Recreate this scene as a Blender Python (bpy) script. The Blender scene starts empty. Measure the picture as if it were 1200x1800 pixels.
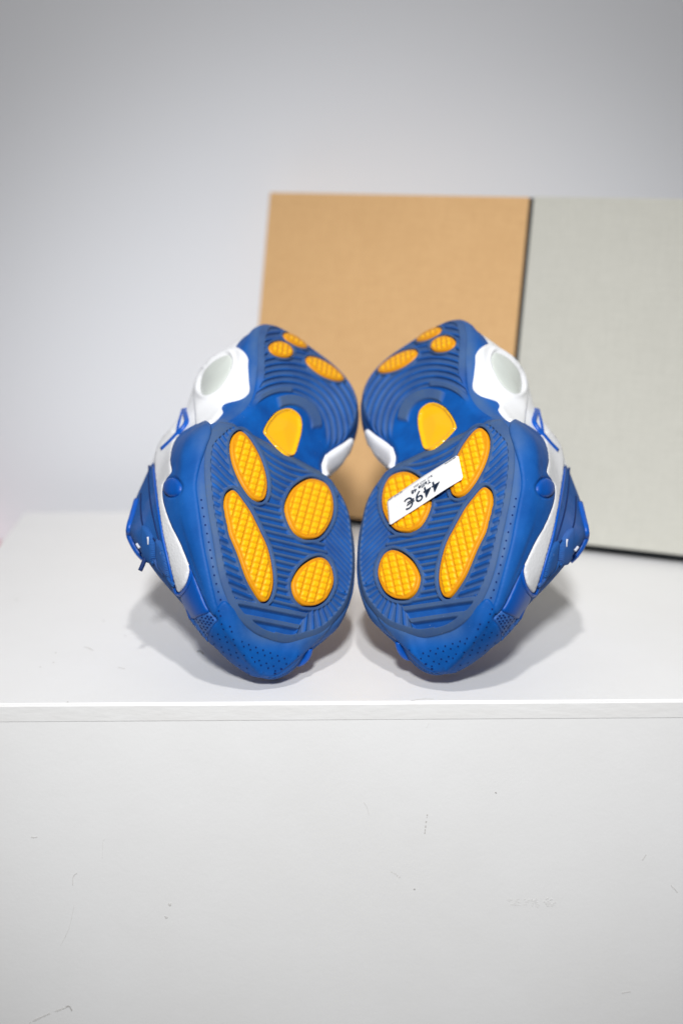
import bpy, bmesh, math, random
import numpy as np
from mathutils import Vector, Matrix
from mathutils.bvhtree import BVHTree
from mathutils.geometry import delaunay_2d_cdt

random.seed(4); np.random.seed(4)
scene = bpy.context.scene
col = scene.collection

# ------------------------------------------------------------------ camera
F_PX, PITCH = 2500.0, math.radians(15.0)
CAM = np.array([-.0115, -1.07, .425])
cam_data = bpy.data.cameras.new("camera")
cam = bpy.data.objects.new("camera", cam_data); col.objects.link(cam)
cam.location = CAM
cam.rotation_euler = (math.radians(90) - PITCH, 0, 0)
cam_data.sensor_fit = 'VERTICAL'
cam_data.sensor_height = 36.0
cam_data.lens = 36.0 * F_PX / 1800.0
cam_data.clip_start = .01; cam_data.clip_end = 60
cam_data.dof.use_dof = True
cam_data.dof.focus_distance = 1.115
cam_data.dof.aperture_fstop = 2.5
scene.camera = cam

# ------------------------------------------------------------------ light
world = bpy.data.worlds.new("World"); scene.world = world
world.use_nodes = True
bg = world.node_tree.nodes['Background']
bg.inputs[0].default_value = (.93, .96, 1.0, 1)
bg.inputs[1].default_value = .075

def area(name, loc, target, size, power, colour=(1, 1, 1), spread=180):
    l = bpy.data.lights.new(name, 'AREA'); l.shape = 'DISK'; l.size = size
    l.energy = power; l.color = colour; l.spread = math.radians(spread)
    o = bpy.data.objects.new(name, l); col.objects.link(o)
    o.location = loc
    o.rotation_euler = (Vector(target) - Vector(loc)).to_track_quat('-Z', 'Y').to_euler()
    return o

def spot(name, loc, target, radius, power, angle, blend, colour):
    l = bpy.data.lights.new(name, 'SPOT'); l.shadow_soft_size = radius; l.energy = power
    l.spot_size = math.radians(angle); l.spot_blend = blend; l.color = colour
    o = bpy.data.objects.new(name, l); col.objects.link(o); o.location = loc
    o.rotation_euler = (Vector(target) - Vector(loc)).to_track_quat('-Z', 'Y').to_euler()
    return o
area("ceiling_lamp", (.02, -.95, 1.95), (0, .1, 0), .12, 16, (1, .98, .96))
spot("shop_spotlight", (-.08, -2.5, 1.92), (0, .08, .11), .15, 345, 27, 1.0, (.985, .99, 1.0))

scene.view_settings.view_transform = 'Standard'
scene.view_settings.look = 'None'
scene.view_settings.exposure = 0.30
scene.view_settings.gamma = 1.0
scene.render.engine = 'CYCLES'
try:
    scene.cycles.use_denoising = True
except Exception:
    pass

# ------------------------------------------------------------------ helpers
def tag(o, label=None, cat=None, group=None, kind=None):
    if label: o['label'] = label
    if cat: o['category'] = cat
    if group: o['group'] = group
    if kind: o['kind'] = kind
    return o

def empty(name, loc=(0, 0, 0)):
    o = bpy.data.objects.new(name, None); col.objects.link(o)
    o.location = loc; o.empty_display_size = .05
    return o

def mesh_obj(name, verts, faces, mat, parent=None, smooth=True, colours=None, uvless=True):
    me = bpy.data.meshes.new(name)
    me.from_pydata([tuple(map(float, v)) for v in verts], [], [tuple(int(i) for i in f) for f in faces])
    me.validate(); me.update()
    if smooth:
        me.polygons.foreach_set('use_smooth', [True] * len(me.polygons))
    if colours is not None:
        at = me.color_attributes.new('wear_tone', 'FLOAT_COLOR', 'POINT')
        c = np.ones((len(verts), 4), np.float32); c[:, 0] = c[:, 1] = c[:, 2] = colours
        at.data.foreach_set('color', c.ravel())
    if mat: me.materials.append(mat)
    o = bpy.data.objects.new(name, me); col.objects.link(o)
    if parent: o.parent = parent
    return o

def box_mesh(name, lo, hi, mat, parent=None, bevel=.001, seg=2):
    bm = bmesh.new()
    bmesh.ops.create_cube(bm, size=1)
    for v in bm.verts:
        v.co = Vector([(lo[i] + hi[i]) / 2 + v.co[i] * (hi[i] - lo[i]) for i in range(3)])
    if bevel:
        bmesh.ops.bevel(bm, geom=bm.edges[:], offset=bevel, segments=seg, profile=.5, affect='EDGES')
    me = bpy.data.meshes.new(name); bm.to_mesh(me); bm.free()
    me.materials.append(mat)
    o = bpy.data.objects.new(name, me); col.objects.link(o)
    if parent: o.parent = parent
    return o

# ------------------------------------------------------------------ materials
def srgb(r, g, b):
    def f(c):
        c /= 255.
        return c / 12.92 if c <= .04045 else ((c + .055) / 1.055) ** 2.4
    return (f(r), f(g), f(b), 1)

class NM:
    def __init__(s, name, base, rough=.5, spec=.5):
        s.m = bpy.data.materials.new(name); s.m.use_nodes = True
        s.nt = s.m.node_tree; s.b = s.nt.nodes['Principled BSDF']
        s.b.inputs['Base Color'].default_value = base
        s.b.inputs['Roughness'].default_value = rough
        s.b.inputs['Specular IOR Level'].default_value = spec
        s.tc = s.nt.nodes.new('ShaderNodeTexCoord')
    def n(s, t, **kw):
        x = s.nt.nodes.new(t)
        for k, v in kw.items():
            if k in x.inputs: x.inputs[k].default_value = v
            else: setattr(x, k, v)
        return x
    def l(s, a, b): s.nt.links.new(a, b)
    def noise(s, scale, detail=4, rough=.6, mapping=None):
        x = s.n('ShaderNodeTexNoise', noise_dimensions='4D'); oi = s.n('ShaderNodeObjectInfo'); sc4 = s.n('ShaderNodeMath', operation='MULTIPLY'); sc4.inputs[1].default_value = 37.0; s.l(oi.outputs['Random'], sc4.inputs[0]); s.l(sc4.outputs[0], x.inputs['W']); x.inputs['Scale'].default_value = scale
        x.inputs['Detail'].default_value = detail; x.inputs['Roughness'].default_value = rough
        src = s.tc.outputs['Object']
        if mapping:
            mp = s.n('ShaderNodeMapping'); mp.inputs['Scale'].default_value = mapping
            s.l(src, mp.inputs[0]); src = mp.outputs[0]
        s.l(src, x.inputs['Vector'])
        return x
    def ramp(s, src, stops):
        r = s.n('ShaderNodeValToRGB')
        e = r.color_ramp.elements
        while len(e) < len(stops): e.new(.5)
        for i, (p, c) in enumerate(stops):
            e[i].position = p; e[i].color = c if len(c) == 4 else (*c, 1)
        s.l(src, r.inputs[0]); return r
    def mix(s, fac, a, b, mode='MIX'):
        x = s.n('ShaderNodeMix', data_type='RGBA', blend_type=mode)
        for sock, v in ((x.inputs[0], fac), (x.inputs[6], a), (x.inputs[7], b)):
            if hasattr(v, 'links'): s.l(v, sock)
            else: sock.default_value = v
        return x.outputs[2]
    def bump(s, src, strength=.2, dist=.001, prev=None):
        x = s.n('ShaderNodeBump'); x.inputs['Strength'].default_value = strength
        x.inputs['Distance'].default_value = dist
        s.l(src, x.inputs['Height'])
        if prev: s.l(prev.outputs[0], x.inputs['Normal'])
        s.l(x.outputs[0], s.b.inputs['Normal']); return x

BLUE = srgb(14, 84, 180)
def make_materials():
    M = {}
    # rubber outsole: bright blue rubber, dusty on the raised tread (attribute 'wear')
    k = NM('outsole_rubber', BLUE, .62, .22)
    at = k.n('ShaderNodeAttribute'); at.attribute_name = 'wear_tone'
    nz = k.noise(900, 3); big = k.noise(45, 5)
    r = k.ramp(nz.outputs[0], [(.3, (.72,) * 3), (.7, (1,) * 3)])
    r2 = k.ramp(big.outputs[0], [(.3, (.66,) * 3), (.6, (1,) * 3)])
    f = k.mix(1.0, at.outputs[0], r.outputs[0], 'MULTIPLY')
    f = k.mix(1.0, f, r2.outputs[0], 'MULTIPLY')
    base = k.mix(k.ramp(big.outputs[0], [(.35, (0, 0, 0)), (.7, (1, 1, 1))]).outputs[0], srgb(1, 66, 138), srgb(2, 88, 170))
    lint = k.ramp(k.noise(620, 2).outputs[0], [(.735, (0, 0, 0)), (.76, (.8,) * 3)])
    k.l(k.mix(lint.outputs[0], k.mix(f, base, srgb(72, 92, 118)), srgb(150, 165, 190)), k.b.inputs['Base Color'])
    k.bump(nz.outputs[0], .12, .0004); M['rubber'] = k.m
    # smooth moulded blue (midsole, wing)
    k = NM('moulded_blue', BLUE, .58, .22)
    nz = k.noise(700, 4); big = k.noise(35, 5)
    at = k.n('ShaderNodeAttribute'); at.attribute_name = 'wear_tone'
    r2 = k.ramp(big.outputs[0], [(.35, (.35,) * 3), (.65, (1,) * 3)])
    f = k.mix(1.0, at.outputs[0], r2.outputs[0], 'MULTIPLY')
    c = k.mix(k.ramp(big.outputs[0], [(.3, (0, 0, 0)), (.7, (1, 1, 1))]).outputs[0], srgb(1, 72, 146), srgb(4, 90, 172))
    sp = k.ramp(k.noise(1300, 2).outputs[0], [(.66, (0, 0, 0)), (.74, (.5,) * 3)])
    c = k.mix(sp.outputs[0], c, srgb(95, 130, 185))
    k.l(k.mix(f, c, srgb(74, 98, 128)), k.b.inputs['Base Color'])
    k.bump(nz.outputs[0], .15, .0004); M['moulded'] = k.m
    # glossy synthetic panel
    k = NM('synthetic_blue', srgb(3, 76, 160), .42, .3)
    k.bump(k.noise(260, 3).outputs[0], .06, .0006); M['synthetic'] = k.m
    # knitted upper
    k = NM('knit_blue', srgb(20, 78, 168), .8, .3)
    w = k.n('ShaderNodeTexWave'); w.inputs['Scale'].default_value = 300; w.inputs['Distortion'].default_value = 1.5
    w.inputs['Detail'].default_value = 2; k.l(k.tc.outputs['Object'], w.inputs['Vector'])
    c = k.mix(k.ramp(w.outputs[1], [(.2, (0, 0, 0)), (.8, (1, 1, 1))]).outputs[0], srgb(4, 54, 122), srgb(40, 102, 172))
    gn = k.ramp(k.noise(22, 4).outputs[0], [(.5, (0, 0, 0)), (.72, (.5,) * 3)])
    k.l(k.mix(gn.outputs[0], c, srgb(92, 110, 165)), k.b.inputs['Base Color'])
    k.bump(w.outputs[1], .35, .0006); M['knit'] = k.m
    # open mesh
    k = NM('open_mesh_blue', srgb(24, 84, 176), .55, .4)
    k.l(k.mix(k.noise(500, 3).outputs[0], srgb(10, 66, 140), srgb(60, 116, 190)), k.b.inputs['Base Color']); M['mesh'] = k.m
    # whites
    k = NM('white_shell', (.86, .87, .89, 1), .3, .5)
    k.bump(k.noise(120, 2).outputs[0], .03, .0005); M['white'] = k.m
    k = NM('white_leather', (.70, .71, .73, 1), .5, .4)
    v = k.n('ShaderNodeTexVoronoi'); v.inputs['Scale'].default_value = 480; k.l(k.tc.outputs['Object'], v.inputs['Vector'])
    k.l(k.mix(k.ramp(k.noise(60, 5).outputs[0], [(.35, (0, 0, 0)), (.7, (1, 1, 1))]).outputs[0], (.74, .745, .76, 1), (.82, .825, .84, 1)), k.b.inputs['Base Color'])
    k.bump(v.outputs['Distance'], .3, .0006); M['leather'] = k.m
    k = NM('frosted_lens', srgb(206, 212, 206), .18, .5)
    M['lens'] = k.m
    k = NM('collar_lining', srgb(24, 44, 92), .9, .2)
    k.bump(k.noise(300, 3).outputs[0], .3, .001); M['lining'] = k.m
    # yellow pods
    k = NM('yellow_rubber', srgb(248, 172, 8), .5, .3)
    nz = k.noise(70, 6); at = k.n('ShaderNodeAttribute'); at.attribute_name = 'wear_tone'
    c = k.mix(at.outputs[0], srgb(214, 142, 8), srgb(250, 186, 4))  # duller orange on rim and low spots, brighter yellow on raised knurl
    dirt = k.ramp(k.noise(95, 7, .75).outputs[0], [(.61, (0, 0, 0)), (.70, (.7,) * 3)])
    c = k.mix(dirt.outputs[0], c, srgb(150, 105, 40))
    k.l(c, k.b.inputs['Base Color'])
    k.b.inputs['Subsurface Weight'].default_value = .08
    k.b.inputs['Subsurface Radius'].default_value = (.004, .002, .0005)
    k.b.inputs['Subsurface Scale'].default_value = .5
    k.bump(nz.outputs[0], .08, .0005); M['yellow'] = k.m
    k = NM('yellow_window', srgb(240, 178, 20), .16, .5)
    d = k.ramp(k.noise(260, 6, .7).outputs[0], [(.62, (0, 0, 0)), (.72, (.4,) * 3)])
    k.l(k.mix(d.outputs[0], srgb(238, 178, 22), srgb(196, 150, 60)), k.b.inputs['Base Color'])
    k.bump(k.noise(150, 3).outputs[0], .05, .0005); M['window'] = k.m
    k = NM('pod_gap', srgb(10, 26, 66), .7, .3); M['gap'] = k.m
    k = NM('perforation_dark', srgb(4, 36, 96), .8, .2); M['hole'] = k.m
    k = NM('trim_blue', srgb(4, 80, 172), .4, .35); M['trim'] = k.m
    k = NM('navy_lace', srgb(8, 40, 92), .7, .3)
    k.bump(k.noise(600, 2).outputs[0], .3, .0006); M['lace'] = k.m
    k = NM('silver_thread_glint', srgb(196, 200, 210), .4, .5); M['thread_glint'] = k.m
    # painted pedestal
    k = NM('white_paint', (.80, .80, .795, 1), .42, .45)
    st = k.ramp(k.noise(3.2, 8, .65).outputs[0], [(.35, (0, 0, 0)), (.75, (1, 1, 1))])
    c = k.mix(st.outputs[0], (.765, .762, .755, 1), (.82, .822, .822, 1))
    sp = k.ramp(k.noise(85, 6, .8).outputs[0], [(.70, (0, 0, 0)), (.76, (.55,) * 3)])
    sp2 = k.mix(1.0, sp.outputs[0], k.ramp(k.noise(9, 3).outputs[0], [(.5, (0, 0, 0)), (.68, (1, 1, 1))]).outputs[0], 'MULTIPLY')
    k.l(k.mix(sp2, c, (.60, .585, .56, 1)), k.b.inputs['Base Color'])
    b1 = k.bump(k.noise(420, 4).outputs[0], .10, .0008)
    k.bump(k.noise(55, 4).outputs[0], .06, .003, b1); M['paint'] = k.m
    k = NM('edge_paint', (.80, .80, .79, 1), .22, .5)
    k.l(k.mix(k.ramp(k.noise(30, 6, .7, (1, 4, 4)).outputs[0], [(.4, (0, 0, 0)), (.7, (1, 1, 1))]).outputs[0], (.755, .75, .74, 1), (.79, .79, .785, 1)), k.b.inputs['Base Color'])
    b1 = k.bump(k.noise(160, 5, .6, (.5, 1, 1.4)).outputs[0], .22, .0014); M['edge'] = k.m
    k = NM('scuff_grey', (.52, .505, .49, 1), .8, .2)
    M['scuff'] = k.m
    M['scuff_faint'] = NM('scuff_faint', (.66, .65, .635, 1), .7, .2).m
    M['scuff_pale'] = NM('scuff_pale', (.735, .73, .72, 1), .6, .2).m
    k = NM('wall_paint', (.755, .77, .805, 1), .8, .25)
    k.bump(k.noise(160, 4).outputs[0], .06, .001); M['wall'] = k.m
    M['floor'] = NM('floor_grey', (.3, .29, .28, 1), .6, .3).m
    k = NM('pink_paint', srgb(205, 150, 158), .6, .3); M['pink'] = k.m
    # linen-covered box
    def linen(name, c0, c1):
        k = NM(name, c0, .75, .3)
        outs = []
        for mp in ((1.0, 1.0, .06), (.06, 1.0, 1.0)):
            outs.append(k.noise(1100, 3, .6, mp))
        mx = k.n('ShaderNodeMath', operation='ADD')
        k.l(outs[0].outputs[0], mx.inputs[0]); k.l(outs[1].outputs[0], mx.inputs[1])
        hf = k.n('ShaderNodeMath', operation='MULTIPLY'); k.l(mx.outputs[0], hf.inputs[0]); hf.inputs[1].default_value = .5
        big = k.noise(7, 6, .65)
        c = k.mix(k.ramp(hf.outputs[0], [(.32, (0, 0, 0)), (.68, (1, 1, 1))]).outputs[0], c0, c1)
        k.l(k.mix(k.ramp(big.outputs[0], [(.35, (0, 0, 0)), (.7, (.35,) * 3)]).outputs[0], c, c0), k.b.inputs['Base Color'])
        k.bump(hf.outputs[0], .35, .0008); return k.m
    M['tan'] = linen('tan_linen', srgb(196, 155, 106), srgb(216, 176, 126))
    M['grey'] = linen('grey_linen', srgb(180, 179, 170), srgb(198, 197, 188))
    k = NM('black_card', srgb(22, 26, 30), .6, .3); M['black'] = k.m
    k = NM('label_paper', (.80, .81, .82, 1), .45, .4)
    M['paper'] = k.m
    k = NM('label_ink', srgb(28, 44, 66), .6, .3); M['ink'] = k.m
    return M
MAT = make_materials()

# ------------------------------------------------------------------ room
wall = mesh_obj('wall', [(-3, .632, -1.2), (3, .632, -1.2), (3, .632, 3.0), (-3, .632, 3.0)], [(0, 1, 2, 3)], MAT['wall'], smooth=False)
wall['kind'] = 'structure'
floor = mesh_obj('floor', [(-3, -3.5, -1.0), (3, -3.5, -1.0), (3, .64, -1.0), (-3, .64, -1.0)], [(0, 1, 2, 3)], MAT['floor'], smooth=False)
floor['kind'] = 'structure'

# pedestal --------------------------------------------------------
ped = empty('pedestal', (0.02, -.048, -1.0))
ped.rotation_euler = (0, 0, math.radians(.9))
tag(ped, 'white painted display pedestal under the blue sneakers with scuffed front', 'pedestal')
PW0, PW1, PD = -.388, .45, .57
box_mesh('top_board', (PW0, 0, .9856), (PW1, PD, 1.0), MAT['paint'], ped, .0011, 3)
box_mesh('edge_band', (PW0 - .0005, -.0008, .9847), (PW1 + .0005, .004, .9983), MAT['edge'], ped, .0007, 2)
box_mesh('front_panel', (PW0 + .0005, -.0005, .0), (PW1 - .0005, .018, .9853), MAT['paint'], ped, .0005, 1)
box_mesh('side_panel', (PW0 + .0005, .0185, .0), (PW0 + .018, PD - .001, .9815), MAT['paint'], ped, .0008, 1)
box_mesh('side_panel', (PW1 - .018, .0185, .0), (PW1 - .0005, PD - .001, .9815), MAT['paint'], ped, .0008, 1)

# ------------------------------------------------------------------ shoe reference frame
RC = np.array([[1, 0, 0], [0, math.sin(PITCH), math.cos(PITCH)], [0, math.cos(PITCH), -math.sin(PITCH)]])
def proj(p):
    q = (np.asarray(p) - CAM) @ RC.T
    return np.stack([600 + F_PX * q[..., 0] / q[..., 2], 900 - F_PX * q[..., 1] / q[..., 2]], -1)
def ray(px):
    px = np.asarray(px, float)
    d = np.stack([(px[..., 0] - 600) / F_PX, -(px[..., 1] - 900) / F_PX, np.ones(px.shape[:-1])], -1)
    return d @ RC
def nrm(v): return v / np.linalg.norm(v)
_a = nrm(np.array([.05, .8, .56]))
_w = np.array([math.cos(math.radians(28)), -math.sin(math.radians(28)), 0.])
_w[2] = -(_a[0] * _w[0] + _a[1] * _w[1]) / _a[2]; _w = nrm(_w)
SA, SW = _a @ RC, _w @ RC              # along the sole (toe to heel), across (lateral to medial)
SN = np.cross(SW, SA)                  # outward sole normal
SO = CAM + ray((500, 1122)) * 1.09
POSE_L = Matrix([[*map(float, (SA[i], SW[i], SN[i])), float(SO[i])] for i in range(3)] + [[0, 0, 0, 1]])
RA = np.array([[-0.99833196, 0.02933828, 0.0497248], [0.02923374, 0.9995686, -0.00282856], [0.04978633, 0.0013702, 0.99875895]])
RT = np.array([-0.00450007, -0.002482, 0.00878164])
MIR = Matrix([[*map(float, RA[i]), float(RT[i])] for i in range(3)] + [[0, 0, 0, 1]])
POSE_R = MIR @ POSE_L

def to_local(P): return (np.asarray(P) - SO) @ np.stack([SA, SW, SN], 1)
def to_world(L): return SO + np.asarray(L) @ np.stack([SA, SW, SN])

def sm(x):
    x = np.clip(x, 0, 1); return x * x * (3 - 2 * x)
def H(s, t):                            # base surface of the sole, positive into the shoe
    h = np.clip((.075 - s) / .075, 0, 2) ** 2 * .016 + np.clip((s - .235) / .085, 0, 2) ** 2 * .020
    return h + .007 * sm((s - .168) / .012) * sm((.240 - s) / .03)
def hit(px, dh=0.0):                    # photograph pixel -> (s, t, h) on the sole
    px = np.asarray(px, float); d = ray(px); o = CAM - SO; h = np.zeros(px.shape[:-1])
    for i in range(160):
        k = (-h - o @ SN) / (d @ SN); q = o + k[..., None] * d
        s = q @ SA; t = q @ SW
        h = .6 * h + .4 * (H(s, t) + dh)
    return s, t, h

def cr_closed(P, n):
    P = np.asarray(P, float); m = len(P)
    x = np.linspace(0, m, n, endpoint=False); i = x.astype(int); f = (x - i)[:, None]
    a, b, c, d = P[(i - 1) % m], P[i % m], P[(i + 1) % m], P[(i + 2) % m]
    return .5 * ((2 * b) + (c - a) * f + (2 * a - 5 * b + 4 * c - d) * f * f + (3 * b - a - 3 * c + d) * f ** 3)
def cr_open(P, n):
    P = np.asarray(P, float); m = len(P)
    P2 = np.concatenate([[2 * P[0] - P[1]], P, [2 * P[-1] - P[-2]]])
    x = np.linspace(0, m - 1 - 1e-9, n); i = x.astype(int)
    f = (x - i).reshape((-1,) + (1,) * (P.ndim - 1))
    a, b, c, d = P2[i], P2[i + 1], P2[i + 2], P2[i + 3]
    return .5 * ((2 * b) + (c - a) * f + (2 * a - 5 * b + 4 * c - d) * f * f + (3 * b - a - 3 * c + d) * f ** 3)
def even(P, step, closed=True):
    Q = np.vstack([P, P[:1]]) if closed else P
    L = np.r_[0, np.cumsum(np.linalg.norm(np.diff(Q, axis=0), axis=1))]
    n = max(int(L[-1] / step), 8)
    x = np.linspace(0, L[-1], n, endpoint=not closed)
    return np.stack([np.interp(x, L, Q[:, k]) for k in range(Q.shape[1])], 1)
def sdist(P, poly):
    """signed distance of points to a polygon, negative inside"""
    P = np.asarray(P, float); out = np.empty(len(P)); A = poly; B = np.roll(poly, -1, 0)
    for k in range(0, len(P), 20000):
        p = P[k:k + 20000, None, :]; ab = B - A
        f = np.clip(((p - A) * ab).sum(-1) / ((ab * ab).sum(-1) + 1e-18), 0, 1)
        d = np.sqrt((((A + f[..., None] * ab) - p) ** 2).sum(-1)).min(1)
        y = p[..., 1]; c = (A[:, 1] > y) != (B[:, 1] > y)
        xi = A[:, 0] + (y - A[:, 1]) / (B[:, 1] - A[:, 1] + 1e-18) * ab[:, 0]
        ins = (c & (p[..., 0] < xi)).sum(1) % 2 == 1
        out[k:k + 20000] = np.where(ins, -d, d)
    return out

# pod outlines as seen in the photograph (left shoe), carried onto the sole surface
PODS = [
 [(421.8,758.5),(413,764),(407.5,777),(407,794),(411.5,816),(420.5,839),(432,860),(444,874.5),(455.7,879.8),(465,875.5),(469.2,860),(468.5,841),(462.7,818),(453.3,795),(441.7,776),(431.2,763)],
 [(407.8,861.9),(399.7,868),(396,883.3),(398.5,904),(403,925),(406.5,941),(419.5,972),(433.5,1012),(445,1035),(457.5,1054),(465,1057.5),(472.5,1052),(478.7,1035),(480,1015),(476.3,987),(470,962),(460.3,940),(441.7,902),(427.7,881),(416,865.8)],
 [(553,842),(536,844.5),(517,858),(505,880),(503,897),(508,916),(518,934),(532,944),(545,945.8),(560,943),(573,930),(583,910),(586,888),(582,866),(572,850)],
 [(562,980),(545,985),(528,999),(516,1020),(515.2,1035),(520,1050),(530,1061),(540,1064.2),(556,1063),(572,1053),(583,1034),(586.2,1018),(583,1000),(575,986)],
 [(479,603),(473.5,609),(476,617.5),(485,624),(497,627.5),(508,627),(515,621),(513,611),(504,603.5),(491,600)],
 [(543,627),(538.5,631),(541,639),(551,649),(566,659.5),(583,666.5),(597,669),(604.5,666),(600,657),(588,646),(573,636),(557,629)],
 [(499,587),(502,595),(514,603),(528,609),(540,610),(535,602),(522,592),(509,586)],
]
WINDOW = [(464.8,757.3),(469.7,766.7),(483.7,783),(500,797),(513,801),(519,795),(523,783),(528.5,762),(530,745),(527,732),(518,722.5),(508,718.3),(497,719.5),(485,726),(473,740)]
POD_C = [cr_closed(p, 90) for p in PODS]
WIN_C = cr_closed(WINDOW, 120)

LAT = [(5.5,-8),(7,-21),(12,-37),(22,-50),(35,-60.5),(53,-69.5),(80,-79),(114,-87),(135,-89),(155,-87),(171,-79),(186,-64),(204,-52),(222,-47),(245,-49),(275,-49),(297,-44),(314,-36),(326,-22),(328,-3)]
MED = [(326,10),(323,22),(318,38),(309,51),(295,61),(274,65),(250,62),(235,57),(222,51),(209,41),(195,33),(181,31),(170,40),(158,52.5),(143,60.5),(118,65.5),(100,67.5),(81,67),(60,63),(44,55.5),(27,43.5),(15,27),(8,12)]
OUT = cr_closed(np.array(LAT + MED) / 1000., 900)
_i0, _i1 = OUT[:, 0].argmin(), OUT[:, 0].argmax()
def _arc(i, j):
    k = np.arange(i, j if j > i else j + len(OUT)) % len(OUT)
    return OUT[np.r_[k, j % len(OUT)]]
_latc, _medc = _arc(_i0, _i1), _arc(_i1, _i0)[::-1]
S0, S1 = OUT[_i0, 0], OUT[_i1, 0]
def t_lat(s): return np.interp(s, np.maximum.accumulate(_latc[:, 0]) + np.arange(len(_latc)) * 1e-9, _latc[:, 1])
def t_med(s): return np.interp(s, np.maximum.accumulate(_medc[:, 0]) + np.arange(len(_medc)) * 1e-9, _medc[:, 1])
def edge_amp(s, t):
    return np.where(t < 0, .0035 + .0010 * sm((s - .05) / .05) * sm((.19 - s) / .03), .0035)
def edge_h(s, t, d):
    r = np.where(t < 0, .007 + .003 * sm((s - .05) / .05) * sm((.19 - s) / .03), .007)
    return edge_amp(s, t) * np.clip(1 - d / r, 0, 1) ** 2

def pattern(px, s, t, d):
    """tread relief (metres, outward) and dust on it, laid out along the moulded ridges"""
    x, y = px[:, 0], px[:, 1]
    n = len(x)
    def ridge(phi, duty=.5, soft=.16):
        f = phi - np.floor(phi)
        return sm((f - .02) / soft) * sm((duty + .10 - f) / soft)
    fore = s < .176
    # centre of the forefoot
    bow = np.where(y < 880, .0042 * (x - 528) ** 2 * sm((900 - y) / 60), 0)
    phi_c = (y - .24 * (x - 500) + bow) / 12.0
    bottom = y - .2 * (x - 480) > 1062
    phi_c = np.where(bottom, (y - .2 * (x - 480) - 1062) / 23.0, phi_c)
    # lateral side
    g = np.interp(y, [740, 800, 880, 960, 1060], [1.5, 1.15, .72, .5, .4])
    phi_l = (y - g * (x - 398)) / 13.5
    xl = np.interp(y, [740, 765, 800, 870, 930, 1000, 1050, 1062], [430, 413, 413, 416, 414, 434, 454, 458])
    lat = (x < xl) & ~bottom
    # medial side: fine diagonal ridges, then radial bars round the toe
    phi_m = (y - 1.12 * (x - 580)) / 10.6
    ang = np.arctan2(y - 1020, x - 548)
    phi_b = ang / .165
    xm = np.interp(y, [840, 860, 900, 940, 957, 985, 1010, 1040], [600, 597, 590, 573, 571, 582, 592, 590])
    med = (x > xm) & (y < 1040)
    bars = (y >= 1040) & (y - 1068 > -(1.6) * (x - 548)) & (np.hypot(x - 550, y - 1022) > 44)
    r = ridge(phi_c)
    r = np.where(lat, ridge(phi_l, .55), r)
    r = np.where(med, ridge(phi_m, .5, .22), r)
    r = np.where(bars, ridge(phi_b, .45), r)
    depth = np.where(bottom & ~bars, .0030, .0021)
    depth = np.where(med, .0017, depth)
    disp = r * depth - depth
    wear_tone = .12 + .85 * r
    wear_tone = np.where(lat, .05 + .75 * (1 - r) , wear_tone)      # dust has settled in the side grooves
    wear_tone = np.where(med, .05 + .55 * (1 - r), wear_tone)
    wear_tone = np.where(bars, .06 + .7 * (1 - r), wear_tone)
    # heel
    hy = (y - 762); hx = x - 503
    rr = np.hypot(hx, hy * .96)
    heel = s > .212
    rh = ridge(rr / 10.6, .5, .2) * sm((rr - 72) / 3)
    heel_disp = np.where(rr > 72, rh * .0020 - .0020, -.0020)
    an = np.degrees(np.arctan2(hy, hx))
    hwear = np.where(rr > 72, .12 + .62 * (1 - rh) * sm((an + 175) / 40), .0)
    cres = sm((np.hypot(x - 512, y - 748) - 36) / 3) * sm((57 - np.hypot(x - 512, y - 748)) / 3) * sm((an + 105) / 8) * sm((-8 - an) / 8)
    arc1 = sm((rr - 70) / 2) * sm((81 - rr) / 2) * sm((an + 150) / 6) * sm((-78 - an) / 6)
    heel_disp = np.maximum(heel_disp, -.0020 + .0019 * np.maximum(cres, arc1))
    hwear = np.maximum(hwear, .95 * np.maximum(cres, arc1))
    hk = sm((s - .205) / .018)
    disp = np.where(fore, disp, -.0020 * hk + hk * (heel_disp + .0020))
    wear_tone = np.where(fore, wear_tone, hwear * hk)
    # flat dusty lip behind the forefoot
    lip = fore & (s > .1625 - .00006 * 0) & (s < .178)
    disp = np.where(lip & (s > .166), -.0002, disp)
    wear_tone = np.where(lip & (s > .166) & (t > -.06) & (t < .028), 1.15, wear_tone)
    # border band
    bw = np.where((t < 0) & (s < .18), .0036 + .0050 * sm((s - .140) / .02), .0046)
    bw = bw * (1 - .8 * sm((s - .172) / .012) * sm((.240 - s) / .02))
    e = sm((d - bw) / .0012)
    disp = disp * e
    bwear = np.where(s < .18, .95, .8) * (1 - sm((s - .174) / .008) * sm((.245 - s) / .02))
    wear_tone = wear_tone * e + (1 - e) * bwear
    # bumps of the wavy border on the lateral side
    # pods: raised ring, then a well
    for k, poly in enumerate(POD_C):
        lo, hi = poly.min(0) - 12, poly.max(0) + 12
        m = np.where((x > lo[0]) & (x < hi[0]) & (y > lo[1]) & (y < hi[1]))[0]
        if not len(m): continue
        dd = sdist(px[m], poly)
        sc = 1.0 if k < 4 else .6
        ring = sm((9.5 * sc - dd) / 1.5)
        disp[m] = disp[m] * (1 - ring) + .0002 * ring
        wear_tone[m] = wear_tone[m] * (1 - ring) + .92 * ring
        well = sm((3.4 * sc - dd) / 1.3)
        disp[m] -= .0046 * well
        wear_tone[m] *= (1 - well)
    lo, hi = WIN_C.min(0) - 12, WIN_C.max(0) + 12
    m = np.where((x > lo[0]) & (x < hi[0]) & (y > lo[1]) & (y < hi[1]))[0]
    dd = sdist(px[m], WIN_C)
    well = sm((1.8 - dd) / 1.6)
    disp[m] -= .003 * well
    return disp, wear_tone

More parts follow.
